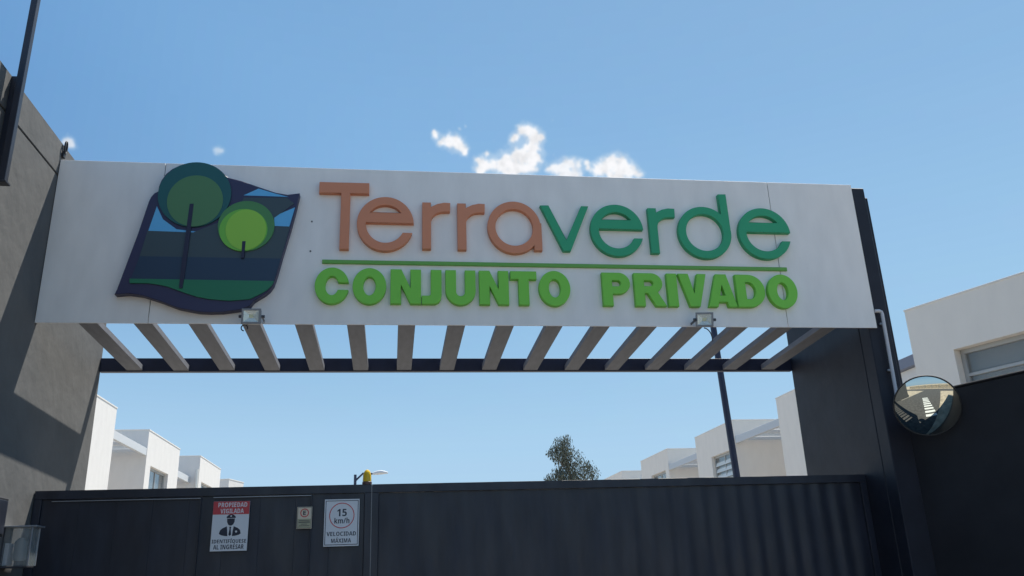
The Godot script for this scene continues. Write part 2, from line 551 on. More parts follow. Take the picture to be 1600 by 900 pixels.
func make_letters(board: Node3D, z0: float, z1: float) -> void:
	var o := -origin_of(board)
	var s := tool()
	slab_into(s, PackedVector2Array([Vector2(-0.484, 4.387), Vector2(-0.403, 4.387), Vector2(-0.403, 4.93), Vector2(-0.236, 4.932), Vector2(-0.236, 5.038), Vector2(-0.679, 5.036), Vector2(-0.679, 4.929), Vector2(-0.484, 4.93)]), [], z0, z1, 0.003)
	part("letter", s.commit(), M.terracotta, board, o)
	s = tool(); letter_e(-0.085, 4.640, 0.253, 0.264, 4.648, 4.748, 4.556, s, z0, z1); part("letter", s.commit(), M.terracotta, board, o)
	s = tool(); letter_r(0.244, 0.079, 4.404, 4.861, 0.496, s, z0, z1); part("letter", s.commit(), M.terracotta, board, o)
	s = tool(); letter_r(0.562, 0.080, 4.403, 4.860, 0.814, s, z0, z1); part("letter", s.commit(), M.terracotta, board, o)
	s = tool()
	slab_into(s, unite(oval(1.084, 4.634, 0.247, 0.259), rect(1.262, 4.409, 1.337, 4.68)), [oval(1.084, 4.634, 0.174, 0.182)], z0, z1, 0.003)
	part("letter", s.commit(), M.terracotta, board, o)
	s = tool()
	slab_into(s, pv([1.333, 4.862, 1.413, 4.864, 1.565, 4.518, 1.724, 4.866, 1.794, 4.866, 1.600, 4.410, 1.531, 4.409]), [], z0, z1, 0.003)
	part("letter", s.commit(), M.teal, board, o)
	s = tool(); letter_e(2.052, 4.628, 0.254, 0.262, 4.638, 4.734, 4.550, s, z0, z1); part("letter", s.commit(), M.teal, board, o)
	s = tool(); letter_r(2.366, 0.082, 4.404, 4.864, 2.628, s, z0, z1); part("letter", s.commit(), M.teal, board, o)
	s = tool()
	slab_into(s, unite(oval(2.908, 4.626, 0.262, 0.266), pv([3.090, 4.56, 3.168, 4.62, 3.163, 5.032, 3.083, 5.030])), [oval(2.908, 4.626, 0.184, 0.188)], z0, z1, 0.003)
	part("letter", s.commit(), M.teal, board, o)
	s = tool(); letter_e(3.506, 4.630, 0.262, 0.264, 4.640, 4.742, 4.553, s, z0, z1); part("letter", s.commit(), M.teal, board, o)
	part("underline", slab(rect(-0.629, 4.262, 3.694, 4.297), [], z0, z1 - 0.03, 0.003), M.lime_bar, board, o)
	# second line, heavy capitals
	var b := 3.886
	var t := 4.205
	var c := (b + t) * 0.5
	var k := 0.094
	var add := func(outer: PackedVector2Array, holes: Array) -> void:
		var q := tool()
		slab_into(q, outer, holes, z0, z1, 0.003)
		part("letter", q.commit(), M.lime, board, o)
	add.call(sub(oval(-0.535, c, 0.146, 0.167), unite(oval(-0.535, c, 0.056, 0.088), rect(-0.53, c - 0.038, 0.0, c + 0.03))), [])
	add.call(oval(-0.214, c, 0.145, 0.167), [oval(-0.214, c, 0.053, 0.086)])
	var letter_n := func(x0: float, x1: float) -> void:
		add.call(pv([x0, b, x0 + k, b, x0 + k, t - 0.15, x1 - k, b, x1, b, x1, t, x1 - k, t, x1 - k, b + 0.15, x0 + k, t, x0, t]), [])
	letter_n.call(-0.033, 0.234)
	var j := PackedVector2Array([Vector2(0.414, t), Vector2(0.414 - k, t), Vector2(0.414 - k, 3.985)])
	j.append_array(pv([0.316, 3.970, 0.300, 3.963, 0.240, 3.963, 0.240, b, 0.335, b, 0.368, 3.890, 0.394, 3.906, 0.409, 3.934, 0.414, 3.972]))
	add.call(j, [])
	var u_shape := func(x0: float, x1: float) -> void:
		var r := (x1 - x0) * 0.5
		var outer := unite(rect(x0, b + 0.13, x1, t), oval(x0 + r, b + 0.13, r, 0.137))
		var inner := unite(rect(x0 + k, b + 0.12, x1 - k, t + 0.2), oval(x0 + r, b + 0.12, r - k, 0.045))
		add.call(sub(outer, inner), [])
	u_shape.call(0.449, 0.716)
	letter_n.call(0.748, 1.013)
	var letter_t := func(x0: float, x1: float) -> void:
		var m := (x0 + x1) * 0.5
		add.call(pv([m - 0.047, b, m + 0.047, b, m + 0.047, t - 0.078, x1, t - 0.078, x1, t, x0, t, x0, t - 0.078, m - 0.047, t - 0.078]), [])
	letter_t.call(1.030, 1.268)
	add.call(oval(1.430, c, 0.144, 0.167), [oval(1.430, c, 0.053, 0.086)])
	# P R I V A D O
	add.call(unite(rect(1.872, b, 1.872 + k, t), unite(rect(1.90, b + 0.115, 2.03, t), oval(2.028, t - 0.102, 0.105, 0.102))), [unite(rect(1.872 + k, t - 0.132, 2.02, t - 0.075), oval(2.020, t - 0.1035, 0.026, 0.0285, 20))])
	add.call(unite(unite(rect(2.172, b, 2.172 + k, t), unite(rect(2.2, b + 0.125, 2.34, t), oval(2.335, t - 0.098, 0.104, 0.098))), pv([2.28, b + 0.15, 2.365, b, 2.466, b, 2.375, b + 0.16])), [unite(rect(2.172 + k, t - 0.126, 2.325, t - 0.072), oval(2.325, t - 0.099, 0.026, 0.027, 20))])
	add.call(rect(2.484, b, 2.580, t), [])
	add.call(pv([2.595, t, 2.693, t, 2.737, 4.02, 2.779, t, 2.866, t, 2.783, b, 2.690, b]), [])
	add.call(pv([2.865, b, 2.955, b, 2.968, 3.932, 3.048, 3.932, 3.058, b, 3.142, b, 3.060, t, 2.957, t]), [pv([2.983, 3.998, 3.033, 3.998, 3.008, 4.095])])
	add.call(unite(rect(3.148, b, 3.28, t), meet(oval(3.270, c, 0.158, (t - b) * 0.5), rect(3.2, 0, 4, 9))), [unite(rect(3.148 + k, b + 0.078, 3.285, t - 0.078), meet(oval(3.272, c, 0.064, (t - b) * 0.5 - 0.078), rect(3.26, 0, 4, 9)))])
	add.call(oval(3.602, c, 0.146, 0.167), [oval(3.602, c, 0.054, 0.086)])

func make_logo(board: Node3D, z0: float) -> void:
	var o := -origin_of(board)
	var zf := z0 + 0.075
	var outline := pv([-2.298, 3.934, -2.282, 3.983, -2.235, 4.197, -2.170, 4.489, -2.114, 4.788, -2.100, 4.832, -2.076, 4.868, -2.046, 4.885, -2.045, 4.935, -2.030, 4.995, -1.995, 5.060, -1.950, 5.108, -1.890, 5.145, -1.825, 5.168, -1.758, 5.175, -1.690, 5.168, -1.625, 5.148, -1.570, 5.118, -1.515, 5.075, -1.471, 5.040, -1.353, 5.010, -1.195, 4.953, -1.055, 4.905, -0.950, 4.888, -0.846, 4.906, -0.867, 4.768, -0.907, 4.556, -0.962, 4.311, -0.995, 4.145, -1.022, 4.036, -1.050, 3.990, -1.085, 3.954, -1.177, 3.890, -1.206, 3.845, -1.285, 3.810, -1.429, 3.788, -1.530, 3.785, -1.621, 3.790, -1.784, 3.822, -1.915, 3.874, -2.079, 3.929, -2.191, 3.944])
	var logo := part("emblem", slab(outline, [], z0, zf, 0.004), M.logo_navy, board, o)
	var layer := func(called: String, p: PackedVector2Array, level: int, m: Material) -> void:
		part(called, slab(p, [], zf - 0.001, zf + 0.003 * level), m, logo)
	# picture area: sky, hills, dark band, grass (vinyl sheets, each a little above the last)
	layer.call("sky_sheet", pv([-2.089, 4.510, -2.042, 4.742, -1.98, 4.62, -1.86, 4.53, -1.570, 4.500]), 1, M.logo_sky)
	layer.call("sky_sheet", pv([-1.326, 4.868, -1.202, 4.938, -1.055, 4.893, -0.940, 4.865]), 1, M.logo_sky)
	layer.call("sky_sheet", pv([-1.050, 4.676, -0.879, 4.764, -0.919, 4.579, -1.052, 4.582]), 1, M.logo_sky)
	layer.call("hill_sheet", pv([-2.093, 4.509, -1.72, 4.502, -1.52, 4.60, -1.40, 4.66, -1.32, 4.845, -0.955, 4.855, -0.888, 4.80, -1.05, 4.66, -1.05, 4.580, -0.912, 4.577, -0.975, 4.274, -2.134, 4.271]), 2, M.logo_hill)
	layer.call("band_sheet", pv([-2.132, 4.274, -0.974, 4.274, -1.021, 4.064, -2.180, 4.068]), 3, M.logo_dark)
	layer.call("grass_sheet", pv([-2.190, 4.070, -1.018, 4.066, -1.036, 4.026, -1.070, 3.985, -1.116, 3.953, -1.210, 3.900, -1.372, 3.885, -1.534, 3.897, -1.640, 3.918, -1.731, 3.948, -1.880, 4.004, -1.960, 4.022, -2.050, 4.032, -2.186, 4.032]), 4, M.logo_grass)
	layer.call("crown_sheet", oval(-1.736, 4.862, 0.306, 0.311), 5, M.logo_crown)
	layer.call("crown_sheet", oval(-1.727, 4.798, 0.233, 0.244), 6, M.logo_leaf)
	layer.call("trunk_sheet", pv([-1.768, 4.765, -1.735, 4.767, -1.740, 4.50, -1.752, 4.10, -1.759, 3.990, -1.786, 3.990, -1.785, 4.20]), 7, M.logo_trunk)
	layer.call("crown_sheet", oval(-1.281, 4.571, 0.238, 0.236), 6, M.logo_leaf_b)
	layer.call("crown_sheet", oval(-1.301, 4.531, 0.202, 0.198), 7, M.logo_lime_b)
	layer.call("crown_sheet", oval(-1.280, 4.533, 0.170, 0.190), 8, M.logo_lime)
	layer.call("trunk_sheet", pv([-1.303, 4.421, -1.274, 4.423, -1.278, 4.268, -1.300, 4.268]), 9, M.logo_trunk)

# ---------------------------------------------------------------- fittings
func floodlight(label: String, at: Vector3, yaw: float, pitch: float, roll: float, loop_side: float) -> void:
	var t := thing("floodlight", label, "floodlight", at, "floodlights under the sign")
	var head := part("housing", box_mesh(Vector3(0.150, 0.125, 0.045), 0.006), M.lamp_grey, t)
	head.basis = Basis.from_euler(Vector3(pitch, yaw, roll))
	var bez := slab(rect(-0.078, -0.065, 0.078, 0.065), [rect(-0.061, -0.048, 0.061, 0.048)], 0.023, 0.037, 0.002)
	part("bezel", bez, M.lamp_grey, head)
	var st := tool()
	var a := [Vector3(-0.061, -0.048, 0.034), Vector3(0.061, -0.048, 0.034), Vector3(0.061, 0.048, 0.034), Vector3(-0.061, 0.048, 0.034)]
	var b := [Vector3(-0.018, -0.012, 0.0245), Vector3(0.018, -0.012, 0.0245), Vector3(0.018, 0.016, 0.0245), Vector3(-0.018, 0.016, 0.0245)]
	for i in 4:
		quad(st, a[i], a[(i + 1) % 4], b[(i + 1) % 4], b[i], Vector3.BACK)
	part("reflector", st.commit(), M.reflector, head)
	part("led_chip", box_mesh(Vector3(0.036, 0.028, 0.004), 0.001), M.led, head, Vector3(0, 0.002, 0.0255))
	part("glass", box_mesh(Vector3(0.120, 0.094, 0.002), 0.0), M.clear, head, Vector3(0, 0, 0.0355))
	for s in [-1.0, 1.0]:
		part("bracket", box_mesh(Vector3(0.006, 0.022, 0.15), 0.001), M.lamp_dark, t, Vector3(s * 0.084, 0.0, -0.055))
		part("knob", tube([Vector3(s * 0.084, 0.004, 0), Vector3(s * 0.104, 0.004, 0)], [0.013], 10), M.lamp_dark, t)
	var pts: Array = []
	if loop_side < 0.0:
		for i in 17:
			var g := -0.6 + i / 16.0 * 5.2
			pts.append(Vector3(-0.058 + 0.026 * cos(g), -0.086 + 0.026 * sin(g), -0.03))
	else:
		for i in 12:
			var g := i / 11.0
			pts.append(Vector3(0.0 + 0.085 * sin(g * 1.5), -0.065 - 0.11 * g * g, -0.03 - 0.05 * g))
	part("cable", tube(pts, [0.005], 7), M.cable, t)

func gate_sign(called: String, label: String, at: Vector3, w: float, h: float, roll: float, m: Material) -> Node3D:
	var t := thing(called, label, "sign", at, "", 0.0)
	t.rotation.z = roll
	part("plate", box_mesh(Vector3(w, h, 0.006), 0.001), m, t)
	return t

func ring_mesh(cx: float, cy: float, r0: float, r1: float, z0: float, z1: float) -> ArrayMesh:
	return slab(oval(cx, cy, r1, r1, 40), [oval(cx, cy, r0, r0, 40)], z0, z1)

func wall_lantern() -> void:
	var t := thing("wall_lantern", "square glass wall lantern with a pale tube inside on the grey wall", "lantern", Vector3(-2.918, 1.80, -7.13))
	lbox("back_plate", Vector3(0.0, 0.02, -0.07), Vector3(0.012, 0.30, 0.07), M.lamp_dark, t, 0.002)
	lbox("cap", Vector3(0.0, 0.295, -0.085), Vector3(0.235, 0.307, 0.085), M.bare_steel, t, 0.002)
	lbox("floor_plate", Vector3(0.012, 0.0, -0.07), Vector3(0.20, 0.012, 0.07), M.lamp_dark, t, 0.002)
	for z in [-0.068, 0.068]:
		lbox("pane", Vector3(0.014, 0.014, z - 0.002), Vector3(0.20, 0.293, z + 0.002), M.clear, t, 0.0)
	lbox("pane", Vector3(0.201, 0.014, -0.066), Vector3(0.205, 0.293, 0.066), M.clear, t, 0.0)
	for z in [-0.07, 0.07]:
		lbox("corner_bar", Vector3(0.199, 0.013, z - 0.005), Vector3(0.209, 0.294, z + 0.005), M.bare_steel, t, 0.001)
	part("bulb", tube([Vector3(0.11, 0.05, 0), Vector3(0.11, 0.06, 0), Vector3(0.11, 0.19, 0), Vector3(0.11, 0.22, 0)], [0.03, 0.045, 0.045, 0.02], 16), M.bulb, t)
	part("socket", tube([Vector3(0.11, 0.012, 0), Vector3(0.11, 0.05, 0)], [0.028], 14), M.lamp_dark, t)
	part("reflector", box_mesh(Vector3(0.03, 0.16, 0.10), 0.002), M.conduit, t, Vector3(0.03, 0.1, 0))

func convex_mirror() -> void:
	var n := Vector3(-0.46, -0.43, 0.80).normalized()
	var t := thing("convex_mirror", "round convex traffic mirror with black rim on the dark wall corner", "traffic mirror", Vector3(4.59, 2.885, -6.6))
	var face := Basis.looking_at(-n)
	var st := tool()
	var rr := 0.262
	var sag := 0.062
	var big := (rr * rr + sag * sag) / (2.0 * sag)
	var ctr := Vector3(0, 0, sag - big)
	var rings := 28
	for i in rings:
		for k in 64:
			var p: Array = []
			for c in [[i, k], [i, k + 1], [i + 1, k + 1], [i + 1, k]]:
				var r := rr * float(c[0]) / rings
				var a: float = TAU * c[1] / 64.0
				p.append(Vector3(r * cos(a), r * sin(a), sqrt(big * big - r * r) - big + sag))
			smooth_quad(st, p, [ctr, ctr, ctr, ctr], Vector3.BACK)
	st.index()
	var dish := part("reflector", st.commit(), M.mirror, t)
	dish.basis = face
	var rim_pts: Array = []
	for i in 49:
		var a := TAU * i / 48.0
		rim_pts.append(Vector3(0.265 * cos(a), 0.265 * sin(a), 0.0))
	var rim := part("rim", tube(rim_pts, [0.0065], 10, false), M.black_rubber, t)
	rim.basis = face
	var shell := part("back_shell", lathe([Vector2(0.263, -0.002), Vector2(0.225, -0.03), Vector2(0.12, -0.055), Vector2(0.0, -0.06)], 36), M.black_rubber, t)
	shell.basis = face * Basis(Vector3.RIGHT, PI / 2)
	part("bracket", tube([-n * 0.05, -n * 0.10 + Vector3(0.0, -0.01, -0.02), Vector3(0.15, -0.03, -0.14), Vector3(0.20, -0.03, -0.155)], [0.016], 10), M.black_rubber, t)

# ---------------------------------------------------------------- houses
# a block of a row house: s = +1 faces +x (left of the street), -1 faces -x; z0 nearer end, z1 farther end
func house(label: String, xf: float, s: float, z0: float, z1: float, top: float, depth: float, win: Array, canopy: Array, turn := 0.0) -> Node3D:
	var t := thing("row_house", label, "house", Vector3(xf, 0, (z0 + z1) * 0.5), "white row houses behind the gate", turn)
	var paint: Material = M.house_white if s > 0.0 else M.house_cream
	var l := (z0 - z1) * 0.5
	var holes: Array = []
	if win.size():
		holes.append(rect(win[0] - l, win[2], win[1] - l, win[3]))
	# facade as a slab with its window opening; u runs away from the viewer on the left side, towards on the right side
	var f := part("facade", slab(rect(-l, 0, l, top), holes, -0.22, 0.0), paint, t)
	f.rotation.y = PI / 2 * s
	lbox("side_wall", Vector3(-0.22 * s, 0, l - 0.2), Vector3(-depth * s, top, l), paint, t, 0.0)
	lbox("side_wall", Vector3(-0.22 * s, 0, -l), Vector3(-depth * s, top, -l + 0.2), paint, t, 0.0)
	lbox("back_wall", Vector3(-(depth - 0.2) * s, 0, -l + 0.2), Vector3(-depth * s, top, l - 0.2), paint, t, 0.0)
	lbox("roof", Vector3(-0.22 * s, top - 0.35, -l + 0.2), Vector3(-(depth - 0.2) * s, top - 0.15, l - 0.2), M.concrete, t, 0.0)
	lbox("coping", Vector3(0.012 * s, top, -l - 0.012), Vector3(-0.24 * s, top + 0.035, l + 0.012), M.coping, t, 0.004)
	lbox("coping", Vector3(-0.24 * s, top, l - 0.21), Vector3(-depth * s, top + 0.035, l + 0.012), M.coping, t, 0.004)
	if win.size():
		var w := part("window", slab(rect(win[0] - l, win[2], win[1] - l, win[3]), [rect(win[0] - l + 0.07, win[2] + 0.07, win[1] - l - 0.07, win[3] - 0.07)], -0.17, -0.10, 0.004), M.window_frame, t)
		w.rotation.y = PI / 2 * s
		var mid: float = (win[0] + win[1]) * 0.5 - l
		part("mullion", box_mesh(Vector3(0.05, win[3] - win[2] - 0.14, 0.05), 0.004), M.window_frame, w, Vector3(mid, (win[2] + win[3]) * 0.5, -0.135))
		for q in 2:
			var cx: float = mid + (q - 0.5) * ((win[1] - win[0]) * 0.5 - 0.04)
			part("pane", box_mesh(Vector3((win[1] - win[0]) * 0.5 - 0.10, win[3] - win[2] - 0.14, 0.008), 0.0), M.pane, w, Vector3(cx, (win[2] + win[3]) * 0.5, -0.135))
		if win.size() > 4:                       # louvred blind behind the glass
			var rows := int((win[3] - win[2] - 0.14) / 0.2)
			for q in rows:
				var lv := part("blind_slat", box_mesh(Vector3(win[1] - win[0] - 0.15, 0.15, 0.008), 0.001), M.louvre, w, Vector3(mid, win[2] + 0.17 + q * 0.2, -0.12))
				lv.rotation.x = -0.35
		else:
			part("curtain", box_mesh(Vector3(win[1] - win[0] + 0.1, win[3] - win[2] + 0.1, 0.01), 0.0), M.blind, w, Vector3(mid, (win[2] + win[3]) * 0.5, -0.32))
	if canopy.size():                            # flat canopy bridging to the next block: far end at z1 - canopy[0]
		var y: float = canopy[1]
		var q := part("canopy", box_mesh(Vector3(0.10, 0.21, canopy[0] - 0.01), 0.006), M.canopy, t, Vector3(-0.06 * s, y - 0.105, -l - canopy[0] * 0.5))
		for c in 3:
			part("cross_bar", box_mesh(Vector3(2.74, 0.09, 0.06), 0.004), M.canopy, q, Vector3(-1.425 * s, 0.0, (c - 1) * (canopy[0] * 0.5 - 0.25)))
		part("roof_glass", box_mesh(Vector3(2.72, 0.012, canopy[0] - 0.04), 0.0), M.clear, q, Vector3(-1.42 * s, 0.058, 0))
		lbox("recess_wall", Vector3(-2.92 * s, 0, -l - canopy[0]), Vector3(-3.1 * s, top - 0.2, -l - 0.003), paint, t, 0.0)
	return t

func lamp_post(label: String, base: Vector3, top: Vector3, r0: float, r1: float, arm: Vector3, head: float) -> void:
	var t := thing("street_lamp", label, "street lamp", base, "street lamps inside the estate")
	var up := top - base
	part("pole", tube([Vector3.ZERO, up * 0.5, up], [r0, (r0 + r1) * 0.5, r1], 14), M.beam, t)
	part("base_plate", box_mesh(Vector3(0.3, 0.03, 0.3), 0.004), M.beam, t, Vector3(0, 0.015, 0))
	var e := up + arm
	part("arm", tube([up - Vector3(0, 0.2, 0), up + arm * 0.45 + Vector3(0, 0.03, 0), e], [r1 * 0.7], 10), M.beam, t)
	var d := arm.normalized()
	var prof: Array = []
	var rad: Array = []
	for i in 9:
		var g := i / 8.0
		prof.append(e + d * (g * head) + Vector3(0, 0.06 * sin(g * PI), 0) * head)
		rad.append(head * (0.045 + 0.10 * sin(PI * clampf(g * 0.92 + 0.08, 0, 1))))
	part("lamp_head", tube(prof, rad, 14), M.lamp_head, t)

func eucalyptus() -> void:
	var base := Vector3(12.9, 0, -60)
	var t := thing("eucalyptus_tree", "dark wispy eucalyptus tree rising far behind the navy gate", "tree", base)
	var rng := RandomNumberGenerator.new()
	rng.seed = 77
	# crown clumps: x offset, height, radius, depth offset, density
	var cl := [[-0.75, 10.75, 0.50, 0.0, 1.0], [-0.35, 10.95, 0.38, 0.3, 0.8], [-1.15, 10.35, 0.42, -0.2, 0.9], [-0.55, 10.2, 0.62, 0.2, 1.2], [-1.5, 10.05, 0.36, 0.0, 0.8], [-1.2, 9.75, 0.42, 0.3, 0.9], [-0.55, 9.55, 0.60, -0.2, 1.2], [0.05, 10.15, 0.42, 0.1, 0.4], [-0.25, 9.05, 0.55, 0.1, 1.1], [0.4, 9.75, 0.45, 0.2, 0.45], [0.3, 9.1, 0.5, 0.0, 0.6], [0.9, 9.25, 0.42, 0.1, 0.5], [1.35, 9.05, 0.45, -0.1, 0.55], [1.05, 8.65, 0.5, 0.2, 0.7], [1.65, 8.6, 0.4, 0.0, 0.5], [-1.15, 8.55, 0.45, 0.2, 1.3], [-0.55, 8.4, 0.6, 0.0, 1.1], [-1.75, 8.25, 0.35, 0.1, 1.0], [0.35, 8.3, 0.6, 0.0, 0.9], [-0.6, 7.6, 1.0, 0.0, 1.2], [0.8, 7.5, 1.0, 0.0, 1.2], [0.0, 6.6, 1.1, 0.0, 1.2]]
	part("trunk", tube([Vector3(0, 0, 0), Vector3(0.05, 3.0, 0), Vector3(-0.05, 6.0, 0.05), Vector3(-0.15, 8.2, 0), Vector3(-0.45, 9.6, 0), Vector3(-0.7, 10.8, 0)], [0.28, 0.22, 0.17, 0.12, 0.07, 0.02], 10), M.bark, t)
	for c in cl:
		var p1 := Vector3(c[0], c[1], c[3])
		var hy: float = c[1] - 1.1
		var p0 := Vector3(-0.15 if hy > 7.5 else 0.0, maxf(hy, 4.5), 0)
		if p0.distance_to(p1) > 0.4:
			part("branch", tube([p0, (p0 + p1) * 0.5 + Vector3(0, -0.12, 0), p1], [0.05, 0.032, 0.014], 6), M.bark, t)
	var st := tool()
	for c in cl:
		for i in int(300 * c[4] * c[2] * c[2] / 0.25):
			var d := Vector3(rng.randfn(), rng.randfn(), rng.randfn()) * 0.5
			d.y *= 1.1
			if d.length() > 1.25:
				d = d.normalized() * 1.1
			var p := Vector3(c[0], c[1], c[3]) + d * float(c[2])
			var hang := Vector3(rng.randf_range(-0.6, 0.6), -1.0, rng.randf_range(-0.6, 0.6)).normalized()
			var side := hang.cross(Vector3(rng.randf_range(-1, 1), 0.2, rng.randf_range(-1, 1))).normalized()
			var ln := rng.randf_range(0.12, 0.24)
			var wd := ln * 0.16
			var v := rng.randf_range(0.6, 1.35)
			var col := Color(0.105 * v, 0.120 * v, 0.092 * v)
			var nn := hang.cross(side)
			for q in [[Vector3.ZERO, side * wd + hang * ln * 0.4, hang * ln], [Vector3.ZERO, hang * ln, -side * wd + hang * ln * 0.4]]:
				for w in q:
					st.set_color(col); st.set_normal(nn); st.add_vertex(p + w)
	part("crown", st.commit(), M.leaf, t)

# ---------------------------------------------------------------- the scene
func _ready() -> void:
	var cam := Camera3D.new()
	cam.name = "camera"
	cam.position = Vector3(0, 1.6, 0)
	cam.rotation_order = EULER_ORDER_YXZ
	cam.rotation_degrees = Vector3(19.166, -8.522, -2.095)
	cam.fov = 38.13
	cam.near = 0.05
	cam.far = 2000.0
	add_child(cam)

	var toward := Vector3(0.357, 1.0, -0.34).normalized()
	var sun := DirectionalLight3D.new()
	sun.name = "sun"
	add_child(sun)
	sun.look_at_from_position(toward * 50.0, Vector3.ZERO, Vector3.UP)
	sun.light_energy = 1.6
	sun.light_color = Color(1.0, 0.975, 0.93)
	sun.light_angular_distance = 0.5
	sun.shadow_enabled = true

	var env := Environment.new()
	env.background_mode = Environment.BG_SKY
	var sky := Sky.new()
	var sm := PanoramaSkyMaterial.new()
	sm.panorama = make_sky(toward)
	sky.sky_material = sm
	env.sky = sky
	env.tonemap_mode = Environment.TONE_MAPPER_LINEAR
	env.tonemap_exposure = 1.42
	env.background_energy_multiplier = 0.705
	env.sdfgi_enabled = true
	env.ssao_enabled = true
	env.ssil_enabled = true
	var we := WorldEnvironment.new()
	we.name = "world"
	we.environment = env
	add_child(we)

	make_materials()
	build_ground()
	build_left_wall()
	build_right_walls()
	build_far_wall()
	build_sign()
	build_pergola()
	build_gate()
	build_houses()
	build_small_things()

func build_ground() -> void:
	structure("ground", sheet(-400, -400, 400, 400), M.dirt, Vector3(0, -0.012, 0))
	structure("street", sheet(-3.9, -90, 7.2, -8.62), M.paving, Vector3(0, -0.004, 0))
	structure("road", sheet(-2.9, -8.6, 4.6, 7.0), M.asphalt, Vector3(0, -0.004, 0))
	structure("cross_street", sheet(-60, 7.0, 60, 13.0), M.asphalt, Vector3(0, -0.004, 0))
	structure("kerb", box_mesh(Vector3(0.16, 0.14, 11.0), 0.015), M.concrete, Vector3(-2.5, 0.06, 1.6))
	for i in 9:                                  # white bars of a crossing beside the slanting wall
		var bar := structure("crossing_bar", sheet(-0.55, -0.17, 0.55, 0.17), M.paint, Vector3(4.05 - i * 0.32, 0.004, -4.6 + i * 0.50))
		bar.rotation.y = -0.57
	for s in [[-6.9, -3.9], [7.2, 10.4]]:
		structure("pavement", box_mesh(Vector3(s[1] - s[0], 0.14, 60), 0.01), M.concrete, Vector3((s[0] + s[1]) * 0.5, 0.06, -40.0))

func sheet(x0: float, z0: float, x1: float, z1: float) -> ArrayMesh:
	var st := tool()
	quad(st, Vector3(x0, 0, z0), Vector3(x1, 0, z0), Vector3(x1, 0, z1), Vector3(x0, 0, z1), Vector3.UP)
	return st.commit()

func build_left_wall() -> void:
	var t := thing("boundary_wall", "tall grey rendered wall with a thin level joint, left of the gate", "wall", Vector3(-3.02, 0, -5.0))
	wbox("lower_wall", Vector3(-3.14, 0, -8.68), Vector3(-2.918, 5.05, -1.2), M.stucco, t, 0.006)
	wbox("joint", Vector3(-3.13, 5.05, -8.67), Vector3(-2.930, 5.062, -1.21), M.joint, t, 0.0)
	wbox("upper_wall", Vector3(-3.14, 5.062, -8.68), Vector3(-2.918, 5.365, -1.2), M.stucco, t, 0.006)

func build_far_wall() -> void:
	var t := thing("street_wall", "low sand coloured wall across the street, seen only in the mirror", "wall", Vector3(2, 0, 15.0))
	lbox("wall_face", Vector3(-22, 0.35, -0.1), Vector3(22, 2.3, 0.1), M.dirt, t, 0.01)
	lbox("plinth", Vector3(-22, 0, -0.13), Vector3(22, 0.349, 0.13), M.concrete, t, 0.01)
	for i in 10:
		lbox("pier", Vector3(-21.5 + i * 4.7, 0.35, -0.2), Vector3(-21.1 + i * 4.7, 2.5, -0.101), M.concrete, t, 0.01)

func build_right_walls() -> void:
	var t := thing("gate_pillar", "dark navy wall pillar holding up the right end of the sign", "pillar", Vector3(4.6, 0, -7.6))
	wbox("front_column", Vector3(4.45, 0, -7.20), Vector3(4.672, 5.184, -7.03), M.navy_wall, t, 0.008)
	wbox("rear_wall", Vector3(4.45, 0, -8.66), Vector3(4.81, 5.165, -7.203), M.navy_wall, t, 0.008)
	var c := part("conduit", tube([Vector3(4.522, 3.872, -6.995), Vector3(4.563, 3.872, -6.99), Vector3(4.583, 3.862, -6.99), Vector3(4.588, 3.84, -6.99), Vector3(4.578, 2.95, -6.99)], [0.0165], 10), M.conduit, t, -t.position)
	c.set_meta("label", "white cable conduit clipped to the pillar")
	for y in [3.75, 3.3]:
		part("clip", box_mesh(Vector3(0.05, 0.02, 0.03), 0.003), M.bare_steel, t, Vector3(4.583 - (3.84 - y) * 0.0145, y, -7.012) - t.position)
	var yaw := atan2(0.355, 0.935)
	var w := thing("side_wall", "long black rendered wall slanting out below the nearest house", "wall", Vector3(4.68, 0, -7.0), "", yaw)
	lbox("wall_face", Vector3(0.0, 0, -0.13), Vector3(0.2, 3.03, 9.0), M.navy_dark, w, 0.008)
	lbox("wall_coping", Vector3(-0.01, 3.03, 0.055), Vector3(0.21, 3.05, 9.01), M.navy_dark, w, 0.006)

func build_sign() -> void:
	var t := thing("entrance_sign", "long white sign board across the entrance with raised letters and tree emblem", "sign", Vector3(0.8, 3.71, -7.0))
	var xs := [-2.912, -2.030, 3.630, 4.518]
	for i in 3:
		var g := 0.0028
		wbox("panel", Vector3(xs[i] + (g if i else 0.0), 3.708, -7.012), Vector3(xs[i + 1] - (g if i < 2 else 0.0), 5.20, -7.0), M.board, t, 0.0015)
	wbox("backing", Vector3(-2.914, 3.762, -7.024), Vector3(4.445, 5.196, -7.014), M.joint, t, 0.0)
	for y in [3.79, 4.45, 5.12]:
		wbox("frame_rail", Vector3(-2.914, y - 0.025, -7.075), Vector3(4.445, y + 0.025, -7.026), M.beam, t, 0.003)
	make_logo(t, -7.0)
	make_letters(t, -7.0, -6.950)
	for p in [[-0.735, 4.665], [-0.735, 4.38]]:
		part("screw", tube([Vector3(p[0], p[1], -7.002) - t.position, Vector3(p[0], p[1], -6.996) - t.position], [0.008], 8), M.lamp_dark, t)

